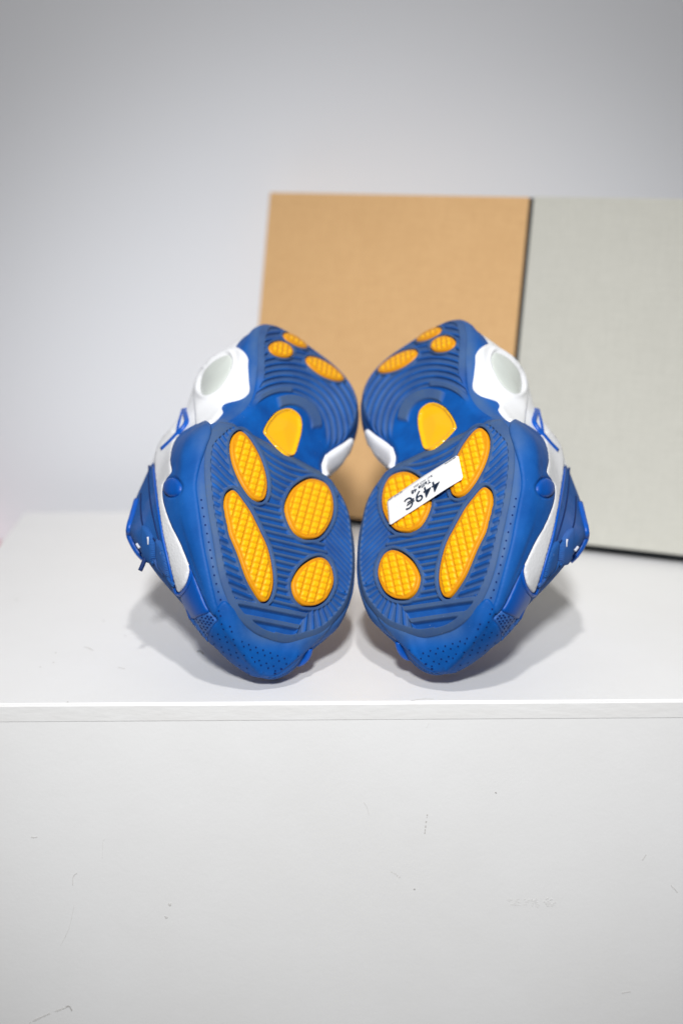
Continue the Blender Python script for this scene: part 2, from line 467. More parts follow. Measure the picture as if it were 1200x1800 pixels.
def build_outsole(parent):
    ns, nt = 620, 250
    q = np.linspace(0, 1, ns)
    q = .5 - .5 * np.cos(q * math.pi) * (.35 + .65 * 1) if False else q
    e = .5 * (1 - np.cos(q * math.pi)); q = .7 * q + .3 * e
    s = S0 + 1e-5 + (S1 - S0 - 2e-5) * q
    tl, tr = t_lat(s), t_med(s)
    v = np.linspace(0, 1, nt)
    S = np.repeat(s[:, None], nt, 1); T = tl[:, None] + (tr - tl)[:, None] * v
    s_, t_ = S.ravel(), T.ravel()
    h = H(s_, t_)
    d = np.maximum(-sdist(np.stack([s_, t_], 1), OUT[::2]), 0)
    P = np.stack([s_, t_, -h], 1)
    disp, wear_tone = pattern(proj(to_world(P)), s_, t_, d)
    h = h + edge_h(s_, t_, d) - disp
    V = np.stack([s_, t_, -h], 1)
    idx = np.arange(ns * nt).reshape(ns, nt)
    a, b, c, dd = idx[:-1, :-1], idx[1:, :-1], idx[1:, 1:], idx[:-1, 1:]
    Fc = np.stack([a, b, c, dd], -1).reshape(-1, 4)
    # skirt round the rim
    rim = np.r_[idx[:, 0], idx[-1, 1:], idx[::-1, -1][1:], idx[0, ::-1][1:-1]]
    cen = V[rim].mean(0)
    low = V[rim].copy(); low[:, 2] -= .009
    base = len(V); n = len(rim)
    V = np.vstack([V, low]); wear_tone = np.r_[wear_tone, np.full(n, .55)]
    i = np.arange(n); j = (i + 1) % n
    Fs = np.stack([rim[i], base + i, base + j, rim[j]], -1)
    return mesh_obj('outsole', V, np.vstack([Fc, Fs]), MAT['rubber'], parent, True, wear_tone)

# ------------------------------------------------------------------ body of the shoe: one loft, (t, h) in mm at stations s
# order: lateral bulge, lateral wall, lateral shoulder, top, medial shoulder, medial wall, medial bulge
SEC = {
 15:  [(-54,28),(-52,45),(-33,60),(9,66),(38,62),(46,42),(42,24)],
 40:  [(-70,26),(-67,50),(-49,73),(-3,82),(34,74),(58,46),(63,22)],
 70:  [(-84,28),(-81,58),(-66,92),(-12,102),(36,90),(61,52),(70,22)],
 100: [(-93,32),(-90,62),(-86,104),(-20,124),(36,108),(58,56),(68,22)],
 130: [(-95,36),(-87,75),(-80,128),(-25,150),(32,128),(50,60),(63,22)],
 160: [(-91,36),(-83,80),(-73,134),(-25,152),(30,128),(42,62),(52,26)],
 190: [(-75,36),(-77,82),(-68,126),(-15,134),(36,126),(47,68),(49,31)],
 220: [(-62,34),(-70,75),(-63,116),(-8,70),(46,116),(62,70),(68,32)],
 250: [(-60,28),(-62,64),(-51,109),(-2,70),(50,112),(70,72),(78,34)],
 280: [(-56,30),(-61,70),(-43,108),(0,76),(45,112),(60,70),(70,36)],
 305: [(-45,34),(-46,66),(-34,104),(3,112),(36,110),(46,70),(58,34)],
 322: [(-30,40),(-24,74),(-18,106),(4,114),(22,108),(28,74),(42,40)],
}
ENDS_TOE = [  # s, then (t,h): e_L, A, B, C, T, C, B, A, e_R, and the closing points across the front
 (-13, [(8,36),(7,38),(7,39.5),(8,41),(12,41.5),(15,40.5),(16,39),(16,37.5),(14,36)]),
 (-10, [(-4,32),(-7,36),(-5,42),(3,47),(13,48),(21,46),(25,41),(24,35),(19,31)]),
 (-1,  [(-24,24),(-32,30),(-30,44),(-15,54),(11,58),(30,53),(36,41),(33,28),(23,21)]),
]
ENDS_HEEL = [
 (334, [(-10,36),(-16,46),(-12,76),(-8,106),(5,112),(14,106),(18,76),(28,46),(20,36)]),
 (339, [(2,50),(-2,56),(0,78),(1,98),(5,101),(8,98),(10,78),(12,56),(8,50)]),
]
def build_loft():
    rows = []
    def ring(s, pts, inner=None):
        (el, hl), (er, hr) = pts[0], pts[-1]
        if inner is None:
            M = [(er + (el - er) * f, hr + (hl - hr) * f) for f in (.25, .5, .75)]
        else:
            M = [(er + (el - er) * f, 1000 * float(H(s / 1000., (er + (el - er) * f) / 1000.)) + 8) for f in (.2, .5, .8)]
        return [(s, t, h) for t, h in (list(pts) + M)]
    for s, p in ENDS_TOE: rows.append(ring(s, p))
    for s, p in sorted(SEC.items()):
        sm_ = s / 1000.
        tl, tr = float(t_lat(np.array(sm_))), float(t_med(np.array(sm_)))
        hl = 1000 * float(H(sm_, tl) + edge_amp(np.array(sm_), np.array(-1.))) + 1.5
        hr = 1000 * float(H(sm_, tr) + .0035) + 1.5
        rows.append(ring(s, [(tl * 1000 + .4, hl)] + p + [(tr * 1000 - .4, hr)], True))
    for s, p in ENDS_HEEL: rows.append(ring(s, p))
    G = np.array(rows, float) / 1000.                 # stations x 12 x 3
    ns, nr = 150, 144
    A = cr_open(G, ns)                                # along
    out = np.stack([cr_closed(A[i], nr) for i in range(ns)])
    return out
LOFT = build_loft()                                   # (s,t,h)
LOFT_L = np.stack([LOFT[..., 0], LOFT[..., 1], -LOFT[..., 2]], -1)
NS, NR = LOFT.shape[:2]
def grid_faces(ns, nr, close=True):
    idx = np.arange(ns * nr).reshape(ns, nr)
    if close:
        b = np.roll(idx, -1, 1)
        return np.stack([idx[:-1], b[:-1], b[1:], idx[1:]], -1).reshape(-1, 4)
    return np.stack([idx[:-1, :-1], idx[:-1, 1:], idx[1:, 1:], idx[1:, :-1]], -1).reshape(-1, 4)
def grid_normals(Gd):
    du = np.gradient(Gd, axis=0)
    dv = np.roll(Gd, -1, 1) - np.roll(Gd, 1, 1)
    n = np.cross(dv, du); n /= (np.linalg.norm(n, axis=-1, keepdims=True) + 1e-12)
    c = Gd.mean(1, keepdims=True)
    if ((Gd - c) * n).sum() < 0: n = -n
    return n
LN = grid_normals(LOFT_L)
PER = NR / 12.0
# the midsole wraps the lower band of the loft on both sides
MID = LOFT_L + LN * .0016
V_all = LOFT_L.reshape(-1, 3)
F_all = [tuple(f) for f in grid_faces(NS, NR)] + [tuple(range(NR))[::-1], tuple(range((NS - 1) * NR, NS * NR))]
jj = np.arange(NR) / PER                               # 0 e_L, 1 A, 2 B, 3 C, 4 T, 5 C, 6 B, 7 A, 8 e_R, 9..11 under the foot

def sub_grid(js, off, skirt=.0022):
    x = np.arange(len(js)) * 1.0
    o = np.interp(np.minimum(x, x[::-1]), [0, 5], [-.0006, off])[None, :, None]
    g = LOFT_L[:, js] + LN[:, js] * o
    first = LOFT_L[:, js[:1]] + LN[:, js[:1]] * (-.0006 - skirt)
    last = LOFT_L[:, js[-1:]] + LN[:, js[-1:]] * (-.0006 - skirt)
    return np.concatenate([first, g, last], 1)
js_l = np.where(jj <= 1.02)[0]; js_l = np.r_[np.where(jj >= 11.7)[0], js_l]
js_r = np.where((jj >= 6.98) & (jj <= 8.3))[0]
MIDS = [sub_grid(js_l, .0014), sub_grid(js_r, .0014)]

# ray target: body and midsole together
_bv, _bf, off = [V_all], list(F_all), len(V_all)
for g in MIDS:
    _bv.append(g.reshape(-1, 3)); _bf += [tuple(f) for f in grid_faces(g.shape[0], g.shape[1], False) + off]; off += g.shape[0] * g.shape[1]
_bw = to_world(np.vstack(_bv))
BODY = BVHTree.FromPolygons([tuple(map(float, v)) for v in _bw], [tuple(int(i) for i in f) for f in _bf])

def cast(px):
    d = ray(px); P = np.full((len(d), 3), np.nan)
    o = Vector(CAM)
    for i, v in enumerate(d):
        r = BODY.ray_cast(o, Vector(v).normalized())
        if r[0] is not None: P[i] = r[0]
    bad = np.isnan(P[:, 0])
    if bad.any() and not bad.all():
        good = np.where(~bad)[0]
        for i in np.where(bad)[0]:
            k = good[((px[good] - px[i]) ** 2).sum(1).argmin()]
            z = ((P[k] - CAM) @ RC[2])
            for _ in range(3):
                q = BODY.find_nearest(Vector(CAM + d[i] * z))[0]
                z = (np.array(q) - CAM) @ RC[2]
            P[i] = CAM + d[i] * z
    return P

def patch(name, poly, mat, parent, off=.0012, step=3.0, rim=4.0, relief=None, on='body', smooth_poly=True, sink=.002, wear_tone=None, dh=0.0, n_poly=120):
    poly = np.asarray(poly, float)
    C = even(cr_closed(poly, n_poly) if smooth_poly else poly, step)
    lo, hi = C.min(0), C.max(0)
    gx, gy = np.meshgrid(np.arange(lo[0], hi[0], step), np.arange(lo[1], hi[1], step * .9))
    gx[1::2] += step / 2
    g = np.stack([gx.ravel(), gy.ravel()], 1)
    g = g[sdist(g, C) < -.55 * step]
    pts = np.vstack([C, g]); nb = len(C)
    vs, _, fs, ov, _, _ = delaunay_2d_cdt([Vector((float(p[0]), float(p[1]))) for p in pts], [(i, (i + 1) % nb) for i in range(nb)], [list(range(nb))], 1, 1e-4)
    Q = np.array([(v[0], v[1]) for v in vs])
    fs = [tuple(f) for f in fs]
    dd = -sdist(Q, C); dd[dd < .02] = 0
    if on == 'body':
        Pw = cast(Q); L = to_local(Pw)
    else:
        s, t, h = hit(Q, dh); L = np.stack([s, t, -h], 1)
    # normals from the patch itself
    N = np.zeros_like(L)
    for f in fs:
        n = np.cross(L[f[1]] - L[f[0]], L[f[2]] - L[f[0]])
        for i in f: N[i] += n
    N /= (np.linalg.norm(N, axis=1, keepdims=True) + 1e-15)
    view = to_local(CAM[None])[0] - L
    if (N * view).sum() < 0: N = -N; fs = [f[::-1] for f in fs]
    k = np.clip(dd / rim, 0, 1); prof = np.sqrt(np.clip(1 - (1 - k) ** 2, 0, 1))
    o = off * (.35 + .65 * prof)
    if relief is not None: o = o + relief(Q, dd)
    V = L + N * o[:, None]
    bnd = np.where(dd == 0)[0]
    # boundary loop with a skirt
    edges = {}
    for f in fs:
        for a, b in zip(f, f[1:] + f[:1]):
            edges[(a, b)] = edges.get((a, b), 0) + 1
    be = [(a, b) for (a, b) in edges if (b, a) not in edges]
    ids = sorted({a for e in be for a in e}); mp = {a: len(V) + i for i, a in enumerate(ids)}
    V = np.vstack([V, L[ids] - N[ids] * sink])
    fs = fs + [(b, a, mp[a], mp[b]) for a, b in be]
    w = None
    if wear_tone is not None:
        w = wear_tone(Q, dd); w = np.r_[w, w[ids]]
    return mesh_obj(name, V, fs, mat, parent, True, w)

def tube(name, P, r, mat, parent, n=10, flat=1.0):
    """round cord along local points"""
    P = np.asarray(P, float); V = []; Fc = []
    T = np.gradient(P, axis=0); T /= np.linalg.norm(T, axis=1, keepdims=True)
    up = np.array([.3, .2, -1.]); m = len(P)
    rr = np.broadcast_to(np.asarray(r, float), (m,))
    for i in range(m):
        a = np.cross(T[i], up); a /= np.linalg.norm(a); b = np.cross(T[i], a)
        for k in range(n):
            q = 2 * math.pi * k / n
            V.append(P[i] + rr[i] * (math.cos(q) * a + flat * math.sin(q) * b))
    for i in range(m - 1):
        for k in range(n):
            Fc.append((i * n + k, i * n + (k + 1) % n, (i + 1) * n + (k + 1) % n, (i + 1) * n + k))
    Fc.append(tuple(range(n))[::-1]); Fc.append(tuple((m - 1) * n + k for k in range(n)))
    return mesh_obj(name, V, Fc, mat, parent)
def surf_line(px, lift, n=40, closed=False):
    Q = cr_open(np.asarray(px, float), n)
    L = to_local(cast(Q)); view = to_local(CAM[None])[0] - L
    view /= np.linalg.norm(view, axis=1, keepdims=True)
    return L + view * lift

# ------------------------------------------------------------------ build one sneaker in its own frame
def make_sneaker():
    root = empty('sneaker')
    build_outsole(root)
    # upper
    up = mesh_obj('upper', V_all, F_all, MAT['knit'], root)
    up.data.materials.append(MAT['lining']); up.data.materials.append(MAT['white'])
    st = LOFT[..., 0]
    hp = []
    for i in range(NS - 1):
        for j in range(NR):
            c = LOFT_L[i:i + 2, [j, (j + 1) % NR]].reshape(4, 3).mean(0)
            x, y = proj(to_world(c))
            med = 5.7 < jj[j] < 7.7 and .185 < c[0] < .275 and -c[2] > .012
            white = med or 1.0 < jj[j] < 3.3 and c[0] > .17 and y < 812 + .5 * (x - 262)
            hp.append(1 if (3.25 < jj[j] < 4.75 and .208 < st[i, j] < .298) else 2 if white else 0)
    up.data.polygons.foreach_set('material_index', hp + [0, 0])
    # midsole
    mv, mf, mw, o = [], [], [], 0
    for g in MIDS:
        mv.append(g.reshape(-1, 3)); mf.append(grid_faces(g.shape[0], g.shape[1], False) + o); o += g.shape[0] * g.shape[1]
        w = np.zeros(g.shape[:2]); 
        hh = -g[..., 2] - H(g[..., 0], g[..., 1])
        w = .75 * sm((.016 - hh) / .012) * sm((g[..., 0] - .0) / .05 + .35)
        mw.append(w.ravel())
    mesh_obj('midsole', np.vstack(mv), np.vstack(mf), MAT['moulded'], root, True, np.concatenate(mw))
    # tongue pad standing above the laces
    # pods
    def knurl(Q, dd):
        u = (Q[:, 0] + .27 * Q[:, 1]) / 14.2; v = (Q[:, 1] - .30 * Q[:, 0]) / 11.4
        fu = np.abs((u - np.floor(u)) - .5) * 2; fv = np.abs((v - np.floor(v)) - .5) * 2
        b = np.clip((.96 - fu) / .42, 0, 1) * (.22 + .78 * np.clip((.92 - fv) / .4, 0, 1))
        return (.0014 * b) * sm((dd - 4.5) / 2.0)
    def knurl_w(Q, dd):
        return np.clip(knurl(Q, dd) / .0011, 0, 1)
    def knurl_h(Q, dd):
        u = (Q[:, 0] + .1 * Q[:, 1]) / 9.0; v = (Q[:, 1] - .5 * Q[:, 0]) / 8.0
        fu = np.abs((u - np.floor(u)) - .5) * 2; fv = np.abs((v - np.floor(v)) - .5) * 2
        return .0011 * sm((.86 - fu) / .5) * (.4 + .6 * sm((.9 - fv) / .7)) * sm((dd - 2.5) / 2)
    for k, p in enumerate(PODS):
        rl = knurl if k < 4 else knurl_h
        patch('traction_pod', p, MAT['yellow'], root, off=.0006, step=1.7 if k < 4 else 1.5, rim=3, relief=rl, on='sole', sink=.004,
              wear_tone=(lambda Q, dd, rl=rl: np.clip(rl(Q, dd) / .0011, 0, 1)))
    patch('arch_window', WINDOW, MAT['window'], root, off=-.0012, step=2.5, rim=6, on='sole', sink=.003, relief=lambda Q, dd: .0012 * sm((4.5 - dd) / 2.0) * 1.0 + .0008 * sm((dd - 6) / 30))
    # heel shell
    SHELL = [(400,615.5),(409,611),(418,611.7),(428.5,618.5),(436,630.5),(436,644),(437.5,668),(439,686),(434.5,695),(422.5,702.5),(403,707.7),(392.5,711.5),(390,719),(391.7,726.5),(378,742),(362,747),(346.5,752),(343.5,725),(341,687.5),(345,667),(354,652),(369,634),(387,622)]
    LENS = [(404.5,624.5),(411,635),(409,650),(398.5,671),(385,687.5),(370,696.5),(359.5,697),(353.5,690.5),(352.7,675.5),(359.5,653),(376,635),(392.5,626)]
    lens_c = cr_closed(LENS, 80)
    def shell_relief(Q, dd):
        d = sdist(Q, lens_c)
        return .0010 * sm((9 - d) / 6) * sm((d + 1) / 3) - .0016 * sm((1.5 - d) / 3)
    sh = patch('heel_counter', SHELL, MAT['white'], root, off=.0024, step=2.6, rim=7, relief=shell_relief, sink=.003)
    patch('counter_lens', LENS, MAT['lens'], sh, off=.0016, step=2.6, rim=10, relief=lambda Q, dd: .0010 * sm(dd / 22), sink=.002)
    patch('heel_counter', [(566,803),(574,797),(590,787),(603,779),(617,770),(619,782),(611,799),(599,818),(587,829),(576,838),(567,834)], MAT['white'], root, off=.003, step=2.6, rim=9, sink=.003)
    # white collar side and the long white flash
    FL = [(300,756),(309,762),(318,766),(309,775),(304,795),(302,817),(304,830),(290.7,848.7),(288,870.7),(292,892.7),(302,919.6),(316,949),(332,988),(334,998),(330,1017.4),(323.7,1032),(316.4,1040.6),(311.5,1035.7),(304,1010),(294.4,968.5),(286,929),(279.7,888),(275.5,851),(272.3,817),(274,797),(282,775)]
    patch('side_flash', FL, MAT['leather'], root, off=.0013, step=2.6, rim=3)
    tube('flash_trim', surf_line([(335,993),(337,1003),(336,1012),(332,1026),(325,1038),(317,1045),(309.5,1041),(303.5,1020),(296,985),(287,946),(279,896),(274,858),(270.5,820)], .0006, 70), .0016, MAT['trim'], root)
    # moulded wing with its dome
    WING = [(366,739),(352,743),(341,749),(322,760),(309,775),(303,792),(301,812),(303.5,829),(294,843),(287.5,858),(287.5,874),(291.5,893),(303,924.5),(317.6,953.8),(334.7,995.4),(351.8,1034.5),(364,1064),(371.4,1077),(378.7,1083),(383.6,1071),(379,1051),(370,1010),(360,961),(355,924.5),(350,887.8),(346,853),(352,820),(362,790),(372,760)]
    dome_c = np.array([308.5, 859.0])
    def wing_relief(Q, dd):
        r = np.hypot((Q[:, 0] - dome_c[0]) / .96, Q[:, 1] - dome_c[1])
        crease = np.abs((Q[:, 0] - 341) - (Q[:, 1] - 830) * .09 - .00028 * (Q[:, 1] - 830) ** 2)
        swell = .002 * sm((dd - 2) / 26)
        return swell - .0016 * sm((20.5 - r) / 2.5) + 0 * crease
    wg = patch('side_wing', WING, MAT['moulded'], root, off=.0022, step=2.6, rim=6, relief=wing_relief, sink=.003, wear_tone=lambda Q, dd: .55 * sm((830 - Q[:, 1]) / 60) * sm((Q[:, 0] - 330) / 30) + .10)
    th = np.linspace(0, 2 * math.pi, 40, endpoint=False)
    patch('dome_button', np.stack([dome_c[0] + 16.2 * np.cos(th), dome_c[1] + 17.6 * np.sin(th)], 1), MAT['synthetic'], wg, off=.003, step=2.0, rim=6, smooth_poly=False,
          relief=lambda Q, dd: .0028 * np.sqrt(np.clip(1 - (1 - np.clip(dd / 16, 0, 1)) ** 2, 0, 1)), sink=.001)
    # toe side panel and open mesh
    patch('toe_panel', [(337,1003),(337,1014),(333,1028),(326,1041),(319,1049),(322,1060),(328,1074),(335,1091),(350,1084),(368,1076),(362,1062),(352,1038),(343,1014)], MAT['synthetic'], root, off=.0016, step=2.6, rim=5)
    MESHW = [(335,1091),(350,1083.5),(369,1075),(376,1082),(382,1091),(373,1103),(367.5,1113),(365,1128),(354,1116),(344,1103)]
    patch('mesh_window', MESHW, MAT['mesh'], root, off=.0008, step=2.6, rim=3, smooth_poly=False)
    # rubber bumper that wraps the toe
    BUMP = [(378,1078),(383,1066),(394,1056),(408,1066),(424,1080),(444,1092),(472,1104),(500,1108),(530,1106),(556,1096),(574,1080),(588,1082),(582,1100),(566,1119),(546,1138),(526,1155),(508,1170),(489,1184),(468,1190),(444,1188),(420,1174),(398,1157),(380,1139),(366,1126),(368.5,1112),(374,1101),(383,1090)]
    patch('toe_bumper', BUMP, MAT['moulded'], root, off=.0016, step=3, rim=4, sink=.003, wear_tone=lambda Q, dd: np.clip(.9 * sm((1150 - Q[:, 1] + .12 * (Q[:, 0] - 480)) / 40) * sm((Q[:, 0] - 395) / 70), 0, 1))
    # perforations
    bump_c = cr_closed(BUMP, 160)
    cand = []
    for r in range(-2, 16):
        for c in range(-4, 26):
            x = 398 + c * 12.6 + (r % 2) * 6.3 - r * 3.2; y = 1078 + r * 8.6 + c * 4.9
            cand.append((x, y))
    cand = np.array(cand)
    cand = cand[(sdist(cand, bump_c) < -5)]
    top = np.interp(cand[:, 0], [380, 395, 420, 470, 520, 560, 600], [1066, 1084, 1114, 1142, 1152, 1140, 1118])
    cand = cand[cand[:, 1] > top]
    line = np.array([(392,1068),(388,1054),(384,1040),(380.5,1026),(377,1011),(374.5,996),(372,981),(369.5,967),(367,953),(364,938),(361,923),(358.5,908),(356,893),(354,879)], float)
    dots = np.vstack([cand, line])
    def discs(name, dots, lifts, rx, ry, mat):
        hv, hf = [], []
        Pc = to_local(cast(dots))
        Pn = [to_local(cast(dots + np.array(e))) for e in ((1.5, 0), (0, 1.5))]
        for k in range(len(dots)):
            e1 = Pn[0][k] - Pc[k]; e2 = Pn[1][k] - Pc[k]
            n = np.cross(e1, e2); n /= np.linalg.norm(n)
            v = to_local(CAM[None])[0] - Pc[k]
            if n @ v < 0: n = -n
            e1 /= np.linalg.norm(e1); e2 = np.cross(n, e1)
            b = len(hv)
            for q in range(8):
                an = q * math.pi / 4
                hv.append(Pc[k] + n * lifts[k] + rx * math.cos(an) * e1 + ry * math.sin(an) * e2)
            hf.append(tuple(range(b, b + 8)))
        ho = mesh_obj(name, hv, hf, mat, root, False); ho['kind'] = 'stuff'
    discs('perforations', dots, [.00195] * len(cand) + [.0004] * len(line), .00076, .00076, MAT['hole'])
    cells, lifts = [], []
    for poly, lf in ((MESHW, .00115), ([(503,1166),(497,1176),(486,1184),(472,1187),(480,1180),(492,1170)], .0020)):
        pc = even(np.array(poly, float), 2)
        lo, hi = pc.min(0), pc.max(0)
        for r in range(60):
            for c in range(60):
                p = (lo[0] + c * 6.2 + (r % 2) * 3.1, lo[1] - 10 + r * 4.8 + c * 1.5)
                if p[1] < hi[1]: cells.append(p); lifts.append(lf)
        k = [i for i in range(len(cells)) if lifts[i] != lf or sdist(np.array([cells[i]]), pc)[0] < -2.0]
        cells = [cells[i] for i in k]; lifts = [lifts[i] for i in k]
    discs('mesh_holes', np.array(cells), lifts, .00106, .00082, MAT['hole'])
    # laces, loops and glint, strap
    patch('lace_stay', [(252,925),(262,930),(270,946),(273,968),(272,986),(262,988),(253,978),(250,950)], MAT['knit'], root, off=.0032, step=2.6, rim=5)
    patch('lace_stay', [(276,948),(286,955),(293,975),(299,1000),(300,1016),(290,1008),(280,994),(277,972)], MAT['knit'], root, off=.0032, step=2.6, rim=5)
    tube('tongue_piping', surf_line([(241,880),(234,905),(228.5,925),(228,940),(234,955),(243,970),(253,981)], .0005, 40), .0030, MAT['trim'], root)
    for q in ([(260.5,944),(261.5,951),(261.5,957)], [(284,971),(285,976),(285,980)], [(240.5,956),(243,960),(245.5,963)]):  # two pale loops, then a glint painted as a light thread
        tube('lace_loop_glint', surf_line(q, .0042, 10), .0012, MAT['thread_glint'], root, 8)
    L0 = to_local(cast(np.array([(257., 975.)])))[0]
    e0 = to_local((CAM + ray((246.5, 1003.)) * (((to_world(L0) - CAM) @ RC[2]) * .995))[None])[0]
    tube('lace_end', [L0 + (e0 - L0) * k + np.array([0, 0, .001]) * math.sin(k * 3.1) for k in np.linspace(-.15, 1, 12)], .0019, MAT['lace'], root, 10)
    for q in ([(259,966),(264,980),(272,989)], [(275,984),(281,998),(290,1007)], [(293,1004),(299,1018),(308,1029)]):
        tube('lace', surf_line(q, .0004, 12), .0026, MAT['knit'], root, 10)
    for q in ([(262,818),(262,850),(266,890),(276,935),(288,975),(301,1010),(312,1040)], [(248,868),(248,900),(252,925),(262,940),(273,950)]):
        tube('seam', surf_line(q, .0004, 40), .0008, MAT['lace'], root, 8)
    tube('pull_strap', surf_line([(324,719),(327,730),(329,742),(324,752),(314,763),(302,776),(286,791)], .0018, 40), .0030, MAT['trim'], root, 12, .6)
    tube('pull_strap', surf_line([(322,720),(318,733),(314,748),(312,760)], .0016, 20), .0016, MAT['trim'], root, 10, .6)
    # loop at the medial toe
    z0 = (cast(np.array([(536., 1146.)]))[0] - CAM) @ RC[2] + .004
    tube('toe_loop', [to_local((CAM + ray(np.array(q, float)) * (z0 + dz))[None])[0] for q, dz in zip(cr_open(np.array([(544,1140),(542,1149),(537,1158),(530,1164),(523,1166),(517,1162)], float), 20), np.linspace(0, .006, 20))], .0027, MAT['trim'], root, 12)
    return root

def copy_tree(o, parent=None):
    c = o.copy(); col.objects.link(c)
    if parent:
        c.parent = parent
    for ch in list(o.children): copy_tree(ch, c)
    return c

left = make_sneaker()
right = copy_tree(left)
for c in list(right.children):
    if c.name.startswith('lace_end'):          # no loose lace shows on the right shoe
        bpy.data.objects.remove(c)
left.matrix_world = POSE_L
right.matrix_world = POSE_R
tag(left, 'left blue sneaker with bare yellow tread pods, sole towards the camera', 'sneaker', 'pair of blue sneakers shown sole first')
tag(right, 'right blue sneaker carrying the white 449€ price label across its sole', 'sneaker', 'pair of blue sneakers shown sole first')

# ------------------------------------------------------------------ price label stuck on the right sole
def label_frame():
    # plane of the right sole, lifted clear of the tread
    n = np.array(POSE_R.to_3x3() @ Vector((0, 0, 1))); n /= np.linalg.norm(n)
    o = np.array(POSE_R @ Vector((0, 0, .0034)))
    def on(px):
        d = ray(px); return CAM + d * (((o - CAM) @ n) / (d @ n))
    c = [on(p) for p in ((813.7, 841.5), (683, 924), (678.7, 879), (804.7, 798.7))]   # reading order: top-left, top-right, bottom-right, bottom-left
    return c, n
(c0, c1, c2, c3), ln = label_frame()
lx = nrm((c1 - c0) + (c2 - c3)); ly0 = nrm(((c0 - c3) + (c1 - c2)))
lw = .5 * (np.linalg.norm(c1 - c0) + np.linalg.norm(c2 - c3))
lab = empty('price_label')
cen = (c0 + c1 + c2 + c3) / 4
lz = nrm(np.cross(lx, ly0)); ly = np.cross(lz, lx)
if lz @ (CAM - cen) < 0: print('label faces away')
lab.matrix_world = Matrix([[*map(float, (lx[i], ly[i], lz[i])), float(cen[i])] for i in range(3)] + [[0, 0, 0, 1]])
tag(lab, 'white paper 449€ price label stuck across the right sneaker sole', 'price label')
Lc = [np.array([(c - cen) @ lx, (c - cen) @ ly]) for c in (c0, c1, c2, c3)]
print('label corners mm', [tuple(np.round(c * 1000, 1)) for c in Lc])
def build_label():
    nx, ny = 40, 12; V = []; r = .002
    for j in range(ny + 1):
        for i in range(nx + 1):
            a, b = i / nx, j / ny
            p = (Lc[0] * (1 - a) + Lc[1] * a) * (1 - b) + (Lc[3] * (1 - a) + Lc[2] * a) * b
            # rounded corners
            V.append((p[0], p[1], .0004 * math.sin(a * 5.0) + .0002 * math.sin(b * 3 + a * 9)))
    F = [(j * (nx + 1) + i, (j + 1) * (nx + 1) + i, (j + 1) * (nx + 1) + i + 1, j * (nx + 1) + i + 1) for j in range(ny) for i in range(nx)]
    corner = {0, nx, ny * (nx + 1), ny * (nx + 1) + nx}
    F2 = []
    for f in F:
        k = [v for v in f if v not in corner]
        F2.append(tuple(k))
    o = mesh_obj('paper', V, F2, MAT['paper'], lab)
    m = o.modifiers.new('thickness', 'SOLIDIFY'); m.thickness = .00015; m.offset = -1
    return o
build_label()
def text(name, s, size, x, y, shear=0.0, bold=0.0, sx=1.0):
    cu = bpy.data.curves.new(name, 'FONT'); cu.body = s; cu.size = size; cu.shear = shear; cu.offset = bold
    cu.align_x = 'CENTER'; cu.align_y = 'CENTER'; cu.resolution_u = 3; cu.extrude = .00005
    t = bpy.data.objects.new(name, cu); col.objects.link(t)
    dg = bpy.context.evaluated_depsgraph_get(); dg.update()
    me = bpy.data.meshes.new_from_object(t.evaluated_get(dg))
    bpy.data.objects.remove(t); bpy.data.curves.remove(cu)
    me.name = name; me.materials.clear(); me.materials.append(MAT['ink'])
    o = bpy.data.objects.new(name, me); col.objects.link(o)
    o.parent = lab; o.location = (x, y, .00062); o.scale = (sx, 1, 1)
    return o
lh = np.linalg.norm((Lc[0] + Lc[1]) / 2 - (Lc[2] + Lc[3]) / 2)
text('price_text', '449€', lh * .58, lw * .03, lh * .12, .0, .00003, 1.12)
text('size_text', 'Taille 48', lh * .20, lw * .02, -lh * .17, 0, .0001, 1.1)
text('small_text', 'BLU / WHT 2024', lh * .10, -lw * .02, -lh * .31)
text('small_text', 'www', lh * .09, -lw * .40, -lh * .43, 0, 0, 2.2)
text('small_text', 'ref. 0123 - paire', lh * .09, lw * .36, -lh * .43)

# ------------------------------------------------------------------ scuffs and scratches on the pedestal paint
PM = Matrix.Translation((0.02, -.048, -1.0)) @ Matrix.Rotation(math.radians(.9), 4, 'Z')
PMI = PM.inverted()
def on_ped(px, top):
    o = PMI @ Vector(CAM); d = (PMI.to_3x3() @ Vector(ray(np.array(px, float))))
    k = (1.00006 + scuff.e - o.z) / d.z if top else (-.00055 - scuff.e - o.y) / d.y
    return o + d * k
def scuff(pts, wid, top=False, mat='scuff', gaps=0):
    Q = cr_open(np.array(pts, float), 8 * len(pts)) if len(pts) > 1 else np.array(pts, float)
    V, Fc = [], []
    scuff.e += .000004
    for i in range(len(Q) - 1):
        if gaps and random.random() < gaps: continue
        d = Q[i + 1] - Q[i]; n = np.array([-d[1], d[0]]) / (np.linalg.norm(d) + 1e-9)
        w0 = wid * random.uniform(.25, .6)
        b = len(V)
        for p, sg in ((Q[i], 1), (Q[i], -1), (Q[i + 1], -1), (Q[i + 1], 1)):
            V.append(on_ped(p + n * w0 * sg, top))
        Fc.append((b, b + 1, b + 2, b + 3))
    return mesh_obj('scuff', V, Fc, MAT[mat], ped, False)
scuff.e = .00003
scuff([(752,1424),(749,1442),(746,1466)], 2.2, gaps=.4)
scuff([(639,1410),(645,1420),(648,1433)], 1.2, mat='scuff_faint')
scuff([(686,1532),(694,1536),(703,1543)], 3.0, gaps=.3, mat='scuff_faint')
for x in (888, 919, 952):
    for _ in range(16):
        px_, py_ = x + random.uniform(0, 22), 1586 + random.uniform(-6, 6)
        scuff([(px_, py_), (px_ + random.uniform(2, 7), py_ + random.uniform(-3, 3))], 2.6, mat='scuff_pale')
